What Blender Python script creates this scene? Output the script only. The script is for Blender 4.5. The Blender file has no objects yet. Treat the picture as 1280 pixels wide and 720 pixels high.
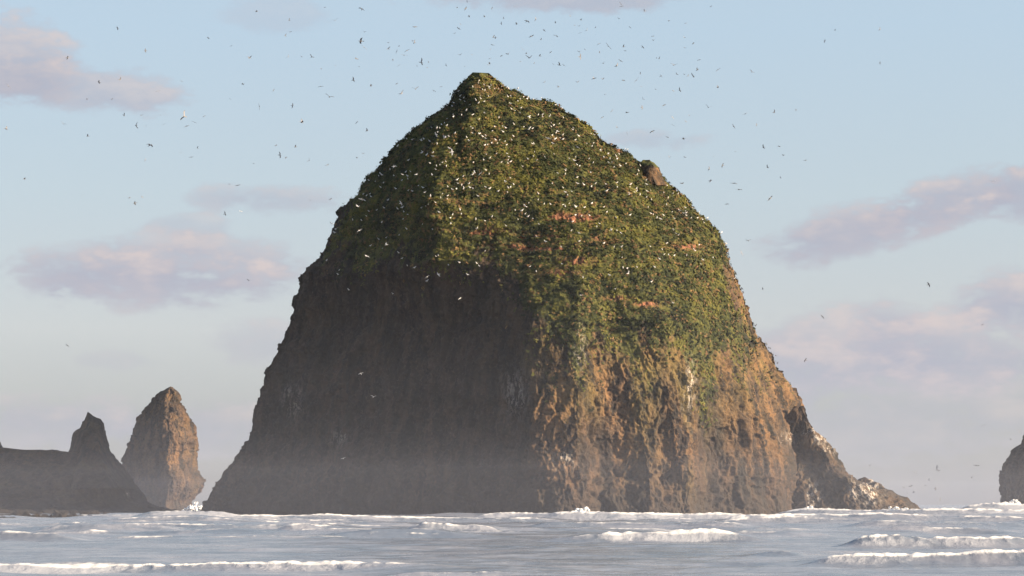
import bpy, bmesh, math, random
import numpy as np
from mathutils import Matrix, Vector, Euler

S = bpy.context.scene
COL = S.collection
rng = np.random.default_rng(11)
random.seed(11)
R = math.radians

# ------------------------------------------------------------------ camera
F = 2280.0                      # focal length in pixels of a 1280 wide picture
CAMZ = 1.7
TILT = math.atan(270.0 / F)     # horizon 270 px under the picture centre
cam = bpy.data.cameras.new('camera')
cam.sensor_width = 36.0
cam.lens = F / 1280.0 * 36.0
cam.clip_start = 0.5
cam.clip_end = 30000
camo = bpy.data.objects.new('camera', cam)
COL.objects.link(camo)
camo.location = (0, 0, CAMZ)
camo.rotation_euler = (R(90) + TILT, 0, 0)
S.camera = camo

# ------------------------------------------------------------------ light
SUN_EL = R(19.0)
SUN_SIDE = R(15.0)              # sun stands to the right, this far towards the camera side
sdir = Vector((math.cos(SUN_EL) * math.cos(SUN_SIDE), -math.cos(SUN_EL) * math.sin(SUN_SIDE), math.sin(SUN_EL)))
sun = bpy.data.lights.new('sun', 'SUN')
sun.energy = 4.7
sun.angle = R(0.6)
sun.color = (1.0, 0.78, 0.53)
suno = bpy.data.objects.new('sun', sun)
COL.objects.link(suno)
suno.rotation_euler = sdir.to_track_quat('Z', 'Y').to_euler()
suno.location = (200, -80, 120)

S.view_settings.view_transform = 'Standard'
S.view_settings.look = 'None'
S.view_settings.exposure = 1.58
S.view_settings.gamma = 1.0
S.view_settings.use_curve_mapping = False
S.render.engine = 'CYCLES'
S.cycles.use_denoising = True
S.cycles.max_bounces = 5
S.cycles.diffuse_bounces = 3
S.cycles.glossy_bounces = 3
S.cycles.volume_bounces = 0
S.cycles.transparent_max_bounces = 6
S.cycles.caustics_reflective = False
S.cycles.caustics_refractive = False

# ------------------------------------------------------------------ sky
W = bpy.data.worlds.new('World')
S.world = W
W.use_nodes = True


class NT:
    """Small helper around a node tree."""
    def __init__(self, tree):
        self.t = tree
        tree.nodes.clear()

    def n(self, typ, **kw):
        nd = self.t.nodes.new(typ)
        for k, v in kw.items():
            setattr(nd, k, v)
        return nd

    def put(self, sock, v):
        if hasattr(v, 'is_output'):
            self.t.links.new(v, sock)
        elif v is not None:
            try:
                sock.default_value = v
            except Exception:
                sock.default_value = (*v, 1.0)

    def m(self, op, a, b=None, c=None, clamp=False):
        nd = self.n('ShaderNodeMath', operation=op, use_clamp=clamp)
        for i, v in enumerate((a, b, c)):
            if v is not None:
                self.put(nd.inputs[i], v)
        return nd.outputs[0]

    def vm(self, op, a, b=None):
        nd = self.n('ShaderNodeVectorMath', operation=op)
        self.put(nd.inputs[0], a)
        if b is not None:
            self.put(nd.inputs[1], b)
        return nd.outputs[0]

    def mix(self, f, a, b):
        nd = self.n('ShaderNodeMix', data_type='RGBA')
        self.put(nd.inputs[0], f)
        for i, v in ((6, a), (7, b)):
            if not hasattr(v, 'is_output') and len(v) == 3:
                v = (*v, 1.0)
            self.put(nd.inputs[i], v)
        return nd.outputs[2]

    def ss(self, v, lo, hi, a=0.0, b=1.0):
        nd = self.n('ShaderNodeMapRange', interpolation_type='SMOOTHSTEP')
        self.put(nd.inputs[0], v)
        for i, x in ((1, lo), (2, hi), (3, a), (4, b)):
            self.put(nd.inputs[i], x)
        return nd.outputs[0]

    def noise(self, vec, scale, detail=4, rough=0.55, typ='FBM', dist=0.0):
        nd = self.n('ShaderNodeTexNoise', noise_dimensions='3D', noise_type=typ)
        self.put(nd.inputs['Vector'], vec)
        nd.inputs['Scale'].default_value = scale
        nd.inputs['Detail'].default_value = detail
        nd.inputs['Roughness'].default_value = rough
        nd.inputs['Distortion'].default_value = dist
        return nd.outputs[0]

    def attr(self, name):
        return self.n('ShaderNodeAttribute', attribute_name=name).outputs['Fac']

    def acol(self, name):
        return self.n('ShaderNodeAttribute', attribute_name=name).outputs['Color']


def px_dir(px, py):
    """azimuth and elevation in degrees of a picture point"""
    x = (px - 640.0)
    y = F * math.cos(TILT) - (360.0 - py) * math.sin(TILT)
    z = F * math.sin(TILT) + (360.0 - py) * math.cos(TILT)
    return math.degrees(math.atan2(x, y)), math.degrees(math.atan2(z, math.hypot(x, y)))


def make_world():
    k = NT(W.node_tree)
    out = k.n('ShaderNodeOutputWorld')
    sky = k.n('ShaderNodeTexSky', sky_type='NISHITA')
    sky.sun_disc = False
    sky.sun_elevation = SUN_EL
    sky.sun_rotation = math.atan2(sdir.x, sdir.y)
    sky.altitude = 0
    sky.air_density = 1.0
    sky.dust_density = 0.6
    sky.ozone_density = 1.6
    bg = k.n('ShaderNodeBackground')
    # a thin even veil of high cloud pales the blue all over
    sx = k.n('ShaderNodeSeparateXYZ')
    k.put(sx.inputs[0], k.n('ShaderNodeTexCoord').outputs['Generated'])
    rmp = k.n('ShaderNodeValToRGB')
    k.put(rmp.inputs[0], k.m('MULTIPLY', sx.outputs[2], 3.0))
    er = rmp.color_ramp
    for i, (z_, c_) in enumerate(((0.0, (1.15, 1.15, 1.32)), (0.28, (2.70, 2.70, 2.72)), (0.50, (2.58, 2.95, 3.14)), (0.76, (2.44, 3.04, 3.52)))):
        e_ = er.elements[i] if i < 2 else er.elements.new(z_)
        e_.position = z_
        e_.color = (*c_, 1)
    pale = k.mix(k.ss(sx.outputs[2], 0.27, 0.8, 0.86, 0.1), sky.outputs[0], rmp.outputs[0])
    k.put(bg.inputs[0], pale)
    bg.inputs[1].default_value = 0.072
    tc = k.n('ShaderNodeTexCoord').outputs['Generated']
    sep = k.n('ShaderNodeSeparateXYZ')
    k.put(sep.inputs[0], tc)
    x, y, z = sep.outputs
    az = k.m('MULTIPLY', k.m('ARCTAN2', x, y), 57.2958)
    el = k.m('MULTIPLY', k.m('ARCSINE', z), 57.2958)
    comb = k.n('ShaderNodeCombineXYZ')
    k.put(comb.inputs[0], az); k.put(comb.inputs[1], k.m('MULTIPLY', el, 2.1))
    v = comb.outputs[0]
    # shared billow noise that frays the edges of every cloud
    n1 = k.noise(v, 0.55, 6, 0.62)
    n2 = k.noise(k.vm('ADD', v, (31.0, 7.0, 3.0)), 0.2, 4, 0.55)
    n4 = k.noise(k.vm('ADD', v, (5.0, 60.0, 1.0)), 1.5, 5, 0.6)
    fray0 = k.m('MULTIPLY', k.m('SUBTRACT', n4, 0.5), 1.2)
    fray = k.m('ADD', fray0, k.m('ADD', k.m('MULTIPLY', k.m('SUBTRACT', n1, 0.5), 2.1), k.m('MULTIPLY', k.m('SUBTRACT', n2, 0.5), 1.8)))
    # clouds seen in the frame: picture centre, half width, half height, tilt, strength
    clouds = [
        (205, 350, 225, 40, 0.00, 0.9), (110, 338, 110, 38, 0.0, 0.6), (290, 330, 120, 40, 0.0, 0.7), (190, 322, 90, 36, 0.0, 0.5),
        (20, 80, 80, 60, 0.0, 0.8), (100, 110, 160, 34, -0.05, 0.7),
        (700, -4, 200, 24, 0.0, 0.7), (345, 250, 105, 22, 0.0, 0.55), (340, 20, 70, 24, 0.0, 0.25), (240, 282, 60, 16, 0.0, 0.4),
        (1080, 285, 140, 40, 0.10, 0.9), (1180, 250, 110, 40, 0.14, 0.85), (1290, 235, 60, 40, 0.0, 0.8),
        (1060, 445, 150, 60, 0.0, 0.75), (1190, 440, 130, 55, 0.0, 0.8), (1270, 382, 80, 48, 0.0, 0.85), (1000, 470, 130, 45, 0.0, 0.6), (1110, 410, 50, 42, 0.0, 0.7),
        (325, 425, 75, 36, 0.0, 0.45), (815, 175, 80, 16, 0.0, 0.4),
        (60, 530, 200, 44, 0.0, 0.65), (280, 540, 130, 48, 0.0, 0.6), (1100, 525, 280, 70, 0.0, 0.5), (150, 450, 60, 16, 0.0, 0.3),
    ]
    total = top = None
    for (cx, cy, hw, hh, tilt, s) in clouds:
        a0, e0 = px_dir(cx, cy)
        sw, sh = hw / F * 57.3, hh / F * 57.3
        da = k.m('DIVIDE', k.m('SUBTRACT', az, a0), sw)
        de0 = k.m('SUBTRACT', el, e0)
        if tilt:
            de0 = k.m('SUBTRACT', de0, k.m('MULTIPLY', k.m('SUBTRACT', az, a0), tilt * 1.6))
        de = k.m('DIVIDE', de0, sh)
        r2 = k.m('ADD', k.m('MULTIPLY', da, da), k.m('MULTIPLY', de, de))
        f = k.m('ADD', k.m('SUBTRACT', 1.0, r2), k.m('MULTIPLY', fray, 1.15))
        f = k.m('MULTIPLY', k.ss(f, -0.1, 0.9), s)
        tp = k.m('MULTIPLY', f, k.ss(k.m('ADD', k.m('ADD', de, k.m('MULTIPLY', da, 0.25)), k.m('MULTIPLY', fray, 0.5)), -0.1, 0.95))
        top = tp if top is None else k.m('MAXIMUM', top, tp)
        total = f if total is None else k.m('SUBTRACT', 1.0, k.m('MULTIPLY', k.m('SUBTRACT', 1.0, total), k.m('SUBTRACT', 1.0, f)))
    # the same kind of broken cloud goes on all round, outside the frame
    n3 = k.noise(k.vm('MULTIPLY', v, (0.055, 0.11, 1.0)), 1.0, 6, 0.6)
    away = k.m('MAXIMUM', k.ss(k.m('ABSOLUTE', az), 16.0, 22.0), k.ss(el, 16.0, 20.0))
    gen = k.m('MULTIPLY', k.m('MULTIPLY', k.ss(n3, 0.52, 0.68), away), 0.7)
    total = k.m('MAXIMUM', total, gen)
    # thin veil low over the sea
    veil = k.m('MULTIPLY', k.ss(el, 6.0, -0.5), 0.35)
    total = k.m('MAXIMUM', total, k.m('MULTIPLY', veil, k.ss(n2, 0.0, 0.75)))
    # sunward, upper billows of a cloud are pinker and lighter than its body
    lit = k.m('ADD', k.m('MULTIPLY', k.ss(k.m('ADD', n1, k.m('MULTIPLY', n4, 0.35)), 0.55, 0.95), 0.45), k.m('MULTIPLY', top, 0.8), clamp=True)
    ccol = k.mix(lit, (0.290, 0.302, 0.362), (0.44, 0.392, 0.39))
    cb = k.n('ShaderNodeBackground')
    k.put(cb.inputs[0], ccol)
    cb.inputs[1].default_value = 0.51
    mx = k.n('ShaderNodeMixShader')
    k.put(mx.inputs[0], total)
    k.t.links.new(bg.outputs[0], mx.inputs[1])
    k.t.links.new(cb.outputs[0], mx.inputs[2])
    k.t.links.new(mx.outputs[0], out.inputs[0])


make_world()

# ------------------------------------------------------------------ helpers
_perm = np.random.default_rng(5).permutation(256)
_perm = np.concatenate([_perm, _perm, _perm]).astype(np.int32)
_g = np.random.default_rng(6).normal(size=(256, 3))
_g = (_g / np.linalg.norm(_g, axis=1)[:, None]).astype(np.float32)


def perlin(p):
    p = np.asarray(p, dtype=np.float32)
    i = np.floor(p).astype(np.int32)
    f = p - i
    i &= 255
    u = f * f * f * (f * (f * 6 - 15) + 10)
    res = 0
    for dx in (0, 1):
        wx = u[..., 0] if dx else 1 - u[..., 0]
        hx = _perm[i[..., 0] + dx]
        for dy in (0, 1):
            wy = u[..., 1] if dy else 1 - u[..., 1]
            hy = _perm[hx + i[..., 1] + dy]
            for dz in (0, 1):
                wz = u[..., 2] if dz else 1 - u[..., 2]
                g = _g[_perm[hy + i[..., 2] + dz] & 255]
                d = g[..., 0] * (f[..., 0] - dx) + g[..., 1] * (f[..., 1] - dy) + g[..., 2] * (f[..., 2] - dz)
                res = res + wx * wy * wz * d
    return res * 1.5


def fbm(p, octs=4, gain=0.5, ridged=False):
    s, a, t = 0, 1.0, 0
    p = np.asarray(p, dtype=np.float32)
    for o in range(octs):
        v = perlin(p + 17.3 * o)
        if ridged:
            v = 1 - 2 * np.abs(v)
        s = s + a * v
        t += a
        a *= gain
        p = p * 2.03
    return s / t


def sstep(x, a, b):
    t = np.clip((x - a) / (b - a), 0, 1)
    return t * t * (3 - 2 * t)


def P(px, py, d):
    """world point at horizontal distance d seen at picture point (px, py)"""
    px, py, d = np.broadcast_arrays(np.asarray(px, float), np.asarray(py, float), np.asarray(d, float))
    y = F * math.cos(TILT) - (360.0 - py) * math.sin(TILT)
    z = F * math.sin(TILT) + (360.0 - py) * math.cos(TILT)
    k = d / y
    return np.stack([(px - 640.0) * k, d, z * k + CAMZ], -1)


def np_mesh(name, verts, quads=None, tris=None, smooth=True):
    me = bpy.data.meshes.new(name)
    verts = np.asarray(verts, np.float32)
    parts, starts, totals, n = [], [], [], 0
    for arr, c in ((quads, 4), (tris, 3)):
        if arr is None or len(arr) == 0:
            continue
        arr = np.asarray(arr, np.int32)
        parts.append(arr.ravel())
        starts.append(n + np.arange(len(arr), dtype=np.int32) * c)
        totals.append(np.full(len(arr), c, np.int32))
        n += arr.size
    idx = np.concatenate(parts)
    me.vertices.add(len(verts)); me.vertices.foreach_set('co', verts.ravel())
    me.loops.add(len(idx)); me.loops.foreach_set('vertex_index', idx)
    st = np.concatenate(starts)
    me.polygons.add(len(st)); me.polygons.foreach_set('loop_start', st)
    me.polygons.foreach_set('loop_total', np.concatenate(totals))
    me.polygons.foreach_set('use_smooth', np.full(len(st), smooth, bool))
    me.update(calc_edges=True)
    me.validate()
    return me


def set_attr(me, name, arr):
    arr = np.asarray(arr, np.float32)
    if arr.ndim == 2:
        a = me.attributes.new(name, 'FLOAT_COLOR', 'POINT')
        if arr.shape[1] == 3:
            arr = np.concatenate([arr, np.ones((len(arr), 1), np.float32)], 1)
        a.data.foreach_set('color', arr.ravel())
    else:
        a = me.attributes.new(name, 'FLOAT', 'POINT')
        a.data.foreach_set('value', arr)


def link(name, me, mat=None, parent=None):
    o = bpy.data.objects.new(name, me)
    COL.objects.link(o)
    if mat is not None and me is not None and not me.materials:
        me.materials.append(mat)
    if parent is not None:
        o.parent = parent
    return o


def tag(o, label=None, cat=None, group=None, kind=None):
    for k, v in (('label', label), ('category', cat), ('group', group), ('kind', kind)):
        if v:
            o[k] = v
    return o


def new_mat(name):
    m = bpy.data.materials.new(name)
    m.use_nodes = True
    return m, NT(m.node_tree)


# ------------------------------------------------------------------ materials
def rock_material():
    m, k = new_mat('basalt_rock')
    out = k.n('ShaderNodeOutputMaterial')
    bs = k.n('ShaderNodeBsdfPrincipled')
    pos = k.n('ShaderNodeTexCoord').outputs['Object']
    tall = k.vm('MULTIPLY', pos, (1.0, 1.0, 0.28))
    nb = k.noise(k.vm('MULTIPLY', pos, (1.0, 1.0, 0.55)), 0.17, 5, 0.62)
    nm = k.noise(tall, 0.55, 5, 0.62)
    nf = k.noise(pos, 2.2, 4, 0.65)
    c = k.mix(k.ss(nm, 0.36, 0.66), (0.020, 0.0165, 0.015), (0.056, 0.040, 0.031))
    c = k.mix(k.m('MULTIPLY', k.ss(nf, 0.5, 0.72), 0.4), c, (0.13, 0.098, 0.08))
    c = k.mix(k.m('MULTIPLY', k.ss(nb, 0.42, 0.62), 0.55), c, (0.020, 0.021, 0.017))
    och_sun = k.m('MULTIPLY', k.attr('ochre'), k.ss(k.m('ADD', nm, k.m('MULTIPLY', nf, 0.5)), 0.62, 0.92))
    c = k.mix(och_sun, c, (0.225, 0.125, 0.055))
    lic = k.m('MULTIPLY', k.attr('lichen'), k.ss(k.m('ADD', nm, k.m('MULTIPLY', nf, 0.4)), 0.52, 0.8))
    c = k.mix(lic, c, (0.145, 0.118, 0.032))
    veg = k.attr('veg')
    vg = k.ss(k.m('ADD', veg, k.m('MULTIPLY', k.m('SUBTRACT', nf, 0.5), 0.9)), 0.35, 0.65)
    g = k.mix(k.ss(nm, 0.35, 0.65), (0.022, 0.030, 0.011), (0.095, 0.095, 0.026))
    c = k.mix(vg, c, g)
    c = k.mix(k.m('MULTIPLY', k.attr('soil'), k.ss(nf, 0.3, 0.6)), c, (0.29, 0.125, 0.07))
    gu = k.m('MULTIPLY', k.attr('guano'), k.ss(k.noise(tall, 1.5, 4, 0.7), 0.46, 0.62))
    c = k.mix(gu, c, (0.62, 0.56, 0.50))
    c = k.mix(k.m('MULTIPLY', k.attr('wet'), 0.6), c, (0.035, 0.030, 0.028))
    k.put(bs.inputs['Base Color'], c)
    bs.inputs['Roughness'].default_value = 0.9
    bs.inputs['Specular IOR Level'].default_value = 0.2
    b = k.n('ShaderNodeBump')
    b.inputs['Strength'].default_value = 0.9
    b.inputs['Distance'].default_value = 0.5
    k.put(b.inputs['Height'], k.m('ADD', k.m('MULTIPLY', nf, 0.6), nm))
    k.t.links.new(b.outputs[0], bs.inputs['Normal'])
    k.t.links.new(bs.outputs[0], out.inputs[0])
    return m


def leaf_material():
    m, k = new_mat('clifftop_foliage')
    out = k.n('ShaderNodeOutputMaterial')
    bs = k.n('ShaderNodeBsdfPrincipled')
    k.put(bs.inputs['Base Color'], k.acol('tint'))
    bs.inputs['Roughness'].default_value = 0.8
    bs.inputs['Specular IOR Level'].default_value = 0.15
    k.t.links.new(bs.outputs[0], out.inputs[0])
    return m


def sea_material():
    m, k = new_mat('surf_water')
    out = k.n('ShaderNodeOutputMaterial')
    bs = k.n('ShaderNodeBsdfPrincipled')
    pos = k.n('ShaderNodeNewGeometry').outputs['Position']
    foam = k.attr('foam')
    n1 = k.noise(pos, 3.2, 5, 0.7)
    n2 = k.noise(k.vm('MULTIPLY', pos, (0.35, 0.9, 1.0)), 0.55, 5, 0.65, dist=0.8)
    fm = k.ss(k.m('ADD', foam, k.m('MULTIPLY', k.m('SUBTRACT', k.m('ADD', k.m('MULTIPLY', n1, 0.6), k.m('MULTIPLY', n2, 0.7)), 0.65), 1.25)), 0.28, 0.75)
    milky = k.ss(n2, 0.35, 0.7)
    wc = k.mix(milky, (0.138, 0.166, 0.216), (0.258, 0.27, 0.318))
    fc = k.mix(k.ss(k.attr('crest'), 0.2, 0.7), (0.33, 0.35, 0.40), (0.72, 0.71, 0.70))
    c = k.mix(fm, wc, fc)
    k.put(bs.inputs['Base Color'], c)
    k.put(bs.inputs['Roughness'], k.m('ADD', 0.26, k.m('MULTIPLY', fm, 0.6)))
    bs.inputs['IOR'].default_value = 1.33
    b = k.n('ShaderNodeBump')
    b.inputs['Strength'].default_value = 0.55
    b.inputs['Distance'].default_value = 0.12
    hn = k.noise(k.vm('MULTIPLY', pos, (0.6, 1.0, 1.0)), 1.6, 5, 0.6)
    k.put(b.inputs['Height'], k.m('ADD', hn, k.m('MULTIPLY', n1, k.m('MULTIPLY', fm, 0.7))))
    k.t.links.new(b.outputs[0], bs.inputs['Normal'])
    k.t.links.new(bs.outputs[0], out.inputs[0])
    return m


def foam_material():
    m, k = new_mat('white_foam')
    out = k.n('ShaderNodeOutputMaterial')
    bs = k.n('ShaderNodeBsdfPrincipled')
    pos = k.n('ShaderNodeNewGeometry').outputs['Position']
    c = k.mix(k.ss(k.noise(pos, 1.4, 4, 0.6), 0.35, 0.65), (0.66, 0.68, 0.70), (0.84, 0.84, 0.83))
    k.put(bs.inputs['Base Color'], c)
    bs.inputs['Roughness'].default_value = 0.9
    bs.inputs['Specular IOR Level'].default_value = 0.1
    k.t.links.new(bs.outputs[0], out.inputs[0])
    return m


def sand_material():
    m, k = new_mat('wet_sand')
    out = k.n('ShaderNodeOutputMaterial')
    bs = k.n('ShaderNodeBsdfPrincipled')
    pos = k.n('ShaderNodeNewGeometry').outputs['Position']
    c = k.mix(k.noise(pos, 0.7, 5, 0.6), (0.16, 0.13, 0.10), (0.25, 0.21, 0.16))
    k.put(bs.inputs['Base Color'], c)
    bs.inputs['Roughness'].default_value = 0.5
    k.t.links.new(bs.outputs[0], out.inputs[0])
    return m


def bird_material():
    m, k = new_mat('plumage')
    out = k.n('ShaderNodeOutputMaterial')
    bs = k.n('ShaderNodeBsdfPrincipled')
    k.put(bs.inputs['Base Color'], k.acol('plumage'))
    bs.inputs['Roughness'].default_value = 0.7
    k.t.links.new(bs.outputs[0], out.inputs[0])
    return m


def air_material(name, density, color):
    m, k = new_mat(name)
    out = k.n('ShaderNodeOutputMaterial')
    v = k.n('ShaderNodeVolumePrincipled')
    v.inputs['Color'].default_value = (*color, 1)
    v.inputs['Density'].default_value = density
    v.inputs['Anisotropy'].default_value = 0.0
    k.t.links.new(v.outputs[0], out.inputs['Volume'])
    try:
        m.cycles.homogeneous_volume = True
    except Exception:
        pass
    return m


ROCK, LEAF, SEA, FOAM, SAND, BIRD = rock_material(), leaf_material(), sea_material(), foam_material(), sand_material(), bird_material()

# ------------------------------------------------------------------ sea and beach
def sea_level_noise(X, Y):
    z = 0.15 * fbm(np.stack([X / 9, Y / 3.5, X * 0], -1), 5, 0.6)
    z += 0.16 * np.clip(fbm(np.stack([X / 14, Y / 3.0 + 21, X * 0 + 6], -1), 3, 0.5, True) - 0.35, 0, 1)
    z += 0.05 * fbm(np.stack([X / 2.6, Y / 1.1 + 4, X * 0 + 1], -1), 2, 0.5) * (1 - sstep(Y, 90, 200))
    z += 0.16 * fbm(np.stack([X / 34, Y / 9 + 5, X * 0 + 3], -1), 2, 0.5) * sstep(Y, 45, 120)
    z += 0.75 * fbm(np.stack([X / 90, Y / 26 + 9, X * 0 + 7], -1), 2, 0.5) * sstep(Y, 110, 230)
    return z


# breakers: px of left end, px of right end, py of the foot, distance wobble, height, front width, foam, soft end px
def dist_at(py):
    return CAMZ * F / (py - 630.0)


BREAK = [
    (-260, 600, 716.0, 0.5, 0.25, 0.7, 1.3, 140), (420, 760, 720.5, 0.5, 0.20, 0.5, 0.7, 140),
    (650, 990, 678.5, 0.9, 0.62, 0.75, 1.0, 120), (835, 905, 676.5, 0.4, 0.30, 0.6, 1.0, 30),
    (1035, 1420, 685.5, 0.8, 0.52, 0.7, 1.0, 50), (980, 1420, 708, 0.5, 0.33, 0.6, 1.1, 70),
    (900, 1040, 697, 0.4, 0.24, 0.6, 0.45, 70), (-200, 125, 676, 1.0, 0.42, 0.8, 0.75, 60),
    (335, 425, 665, 1.0, 0.55, 0.9, 0.9, 40), (495, 640, 667, 1.0, 0.55, 0.9, 0.85, 40), (20, 260, 666, 1.5, 0.4, 1.0, 0.6, 60),
    (150, 330, 660, 1.5, 0.6, 1.2, 0.8, 50), (180, 760, 655, 3.0, 0.65, 1.6, 0.85, 120), (560, 1150, 650, 3.0, 1.05, 1.8, 1.0, 60),
    (-300, 480, 663, 2.0, 0.42, 1.4, 0.65, 70), (880, 1500, 655, 3.0, 0.7, 1.5, 0.9, 50), (1040, 1500, 660, 2.0, 0.5, 1.3, 0.7, 60),
    (940, 1400, 646.5, 4.0, 1.15, 2.2, 0.9, 60), (1170, 1500, 643.5, 3.0, 1.9, 3.0, 0.9, 50), (640, 960, 664, 1.5, 0.45, 1.0, 0.5, 60),
    (1060, 1290, 668, 1.5, 0.35, 0.9, 0.55, 60),
]


_rb = np.random.default_rng(21)
THIN = []
for _i in range(60):      # short broken surf lines between the main breakers
    _py = 640 + 34 * _rb.random() ** 1.3
    _x = _rb.uniform(-150, 1400)
    _w = _rb.uniform(70, 380)
    _d = dist_at(_py)
    THIN.append((_x - _w, _x + _w, _py, 0.012 * _d, _rb.uniform(0.12, 0.34) * (0.6 + _d / 260), 0.5 + _d / 220, _rb.uniform(0.35, 0.8), _w * 0.8))


def build_sea():
    ds = [20.0]
    marks = [dist_at(b[2]) for b in BREAK]
    while ds[-1] < 300:
        d = ds[-1]
        near = min(abs(d - m_) for m_ in marks)
        st = 0.0032 * d
        if near < 2.2 + d * 0.012:
            st = max(0.10, 0.0015 * d)
        if d < 36:
            st = 0.5
        ds.append(d + st)
    while ds[-1] < 3500:
        ds.append(ds[-1] * 1.06)
    ds = np.array(ds)
    inner = np.linspace(-0.33, 0.33, 470)
    outer = np.array([0.36, 0.42, 0.5, 0.62, 0.8, 1.1, 1.6, 2.4])
    ts = np.concatenate([-outer[::-1], inner, outer])
    Y, T = np.meshgrid(ds, ts, indexing='ij')
    X = T * Y
    Z = sea_level_noise(X, Y)
    foam = 0.08 + 0.62 * fbm(np.stack([X / 11, Y / 5, X * 0 + 2], -1), 4, 0.6)
    foam += 0.20 * sstep(Y, 120, 190) * (1 - sstep(Y, 330, 600))
    foam += 0.12 * sstep(T, 0.05, 0.2) * sstep(Y, 80, 150)
    lum = fbm(np.stack([X * 2.6, Y * 2.6, X * 0], -1), 3, 0.65)
    lum2 = fbm(np.stack([X / 1.6, Y / 1.6, X * 0 + 4], -1), 3, 0.6)
    white = np.zeros_like(Z)
    for j, (x0, x1, py, wob, h, wf, fo, soft) in enumerate(BREAK + THIN):
        d = dist_at(py)
        lo, hi = np.searchsorted(ds, [d - wf * 6 - wob * 2, d + wf * 14 + wob * 2])
        sl = slice(lo, hi)
        x, y, px = X[sl], Y[sl], 640 + F * T[sl]
        sc = d / 60.0
        o0 = x * 0
        yc = d + wf + wob * 1.6 * fbm(np.stack([x / (8 * sc + 4), o0 + 3.1 * j, o0], -1), 3, 0.5)
        end = sstep(px, x0, x0 + soft) * (1 - sstep(px, x1 - soft, x1))
        na = fbm(np.stack([x / (4.5 * sc), o0 + 5.7 * j, o0 + 1], -1), 5, 0.6)
        nfo = fbm(np.stack([x / (6 * sc), y / (3 * sc) + 2.7 * j, o0 + 8], -1), 3, 0.55)
        hh = h * end * np.clip(0.85 + 0.55 * na, 0.2, 1.4)
        q = y - yc
        prof = np.where(q < 0, np.exp(-(np.abs(q) / (wf * 0.62)) ** 1.7), np.exp(-(np.abs(q) / (wf * 4.5)) ** 1.4))
        Z[sl] += hh * prof
        face = np.exp(-((q + wf * 0.4) / (wf * 0.8)) ** 2) * end
        Z[sl] += hh * fo * lum[sl] * (0.10 * face + 0.20 * np.exp(-(q / (wf * 0.35)) ** 2) * end)
        f2 = face * np.clip(0.42 + 1.1 * nfo + 0.5 * lum2[sl] + 0.35 * lum[sl], 0, 1.2) * fo
        cr = np.exp(-((q + wf * 0.02) / (wf * 0.28)) ** 2) * end * fo * np.clip(0.72 + 1.1 * lum2[sl] + 1.0 * na + 0.9 * lum[sl], 0, 1.4)
        foam[sl] = np.maximum(foam[sl], np.maximum(f2, cr))
        white[sl] = np.maximum(white[sl], cr)
        trail = np.exp(-np.clip(q, 0, None) / (wf * 3.0)) * (q > 0) * end * fo
        foam[sl] += 0.26 * trail * (0.4 + lum2[sl] + nfo)
    Z = np.where(Y > 400, Z * np.clip(1 - (Y - 400) / 800, 0.0, 1), Z)
    Z = np.where(Y < 34, Z - (34 - Y) * 0.02, Z)
    nr, nc = X.shape
    idx = np.arange(nr * nc).reshape(nr, nc)
    q = np.stack([idx[:-1, :-1], idx[:-1, 1:], idx[1:, 1:], idx[1:, :-1]], -1).reshape(-1, 4)
    me = np_mesh('sea', np.stack([X, Y, Z], -1).reshape(-1, 3), q)
    set_attr(me, 'foam', np.clip(foam, 0, 1.3).ravel())
    set_attr(me, 'crest', np.clip(white, 0, 1).ravel())
    o = link('sea', me, SEA)
    tag(o, 'grey blue surf with white breaking waves below the rocks', 'sea', kind='structure')


def build_beach():
    xs = np.linspace(-420, 420, 60); ys = np.linspace(-260, 40, 40)
    Y, X = np.meshgrid(ys, xs, indexing='ij')
    Z = 0.06 + (26 - Y) * 0.014 + 0.04 * fbm(np.stack([X / 12, Y / 7, X * 0], -1), 3)
    Z = np.minimum(Z, 0.9 + 0.002 * np.abs(Y))
    Z = np.where(Y > 26, -(Y - 26) * 0.06 - 0.1, Z)
    idx = np.arange(X.size).reshape(X.shape)
    q = np.stack([idx[:-1, :-1], idx[:-1, 1:], idx[1:, 1:], idx[1:, :-1]], -1).reshape(-1, 4)
    o = link('beach', np_mesh('beach', np.stack([X, Y, Z], -1).reshape(-1, 3), q), SAND)
    tag(o, 'wet sand beach in front of the surf', 'beach', kind='structure')


build_sea()
build_beach()

# ------------------------------------------------------------------ rocks
def rowsmooth(A, sig, axis, wrap=False):
    r = max(1, int(sig * 3))
    kx = np.exp(-0.5 * (np.arange(-r, r + 1) / sig) ** 2)
    kx /= kx.sum()
    pad = [(0, 0)] * A.ndim
    pad[axis] = (r, r)
    B = np.pad(A, pad, mode='wrap' if wrap else 'edge')
    out = 0
    for i, w in enumerate(kx):
        sl = [slice(None)] * A.ndim
        sl[axis] = slice(i, i + A.shape[axis])
        out = out + w * B[tuple(sl)]
    return out


def grid_normals(V):
    du = np.roll(V, -1, 1) - np.roll(V, 1, 1)
    dv = np.gradient(V, axis=0)
    n = np.cross(dv, du)
    n /= np.linalg.norm(n, axis=-1)[..., None] + 1e-9
    return n


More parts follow.
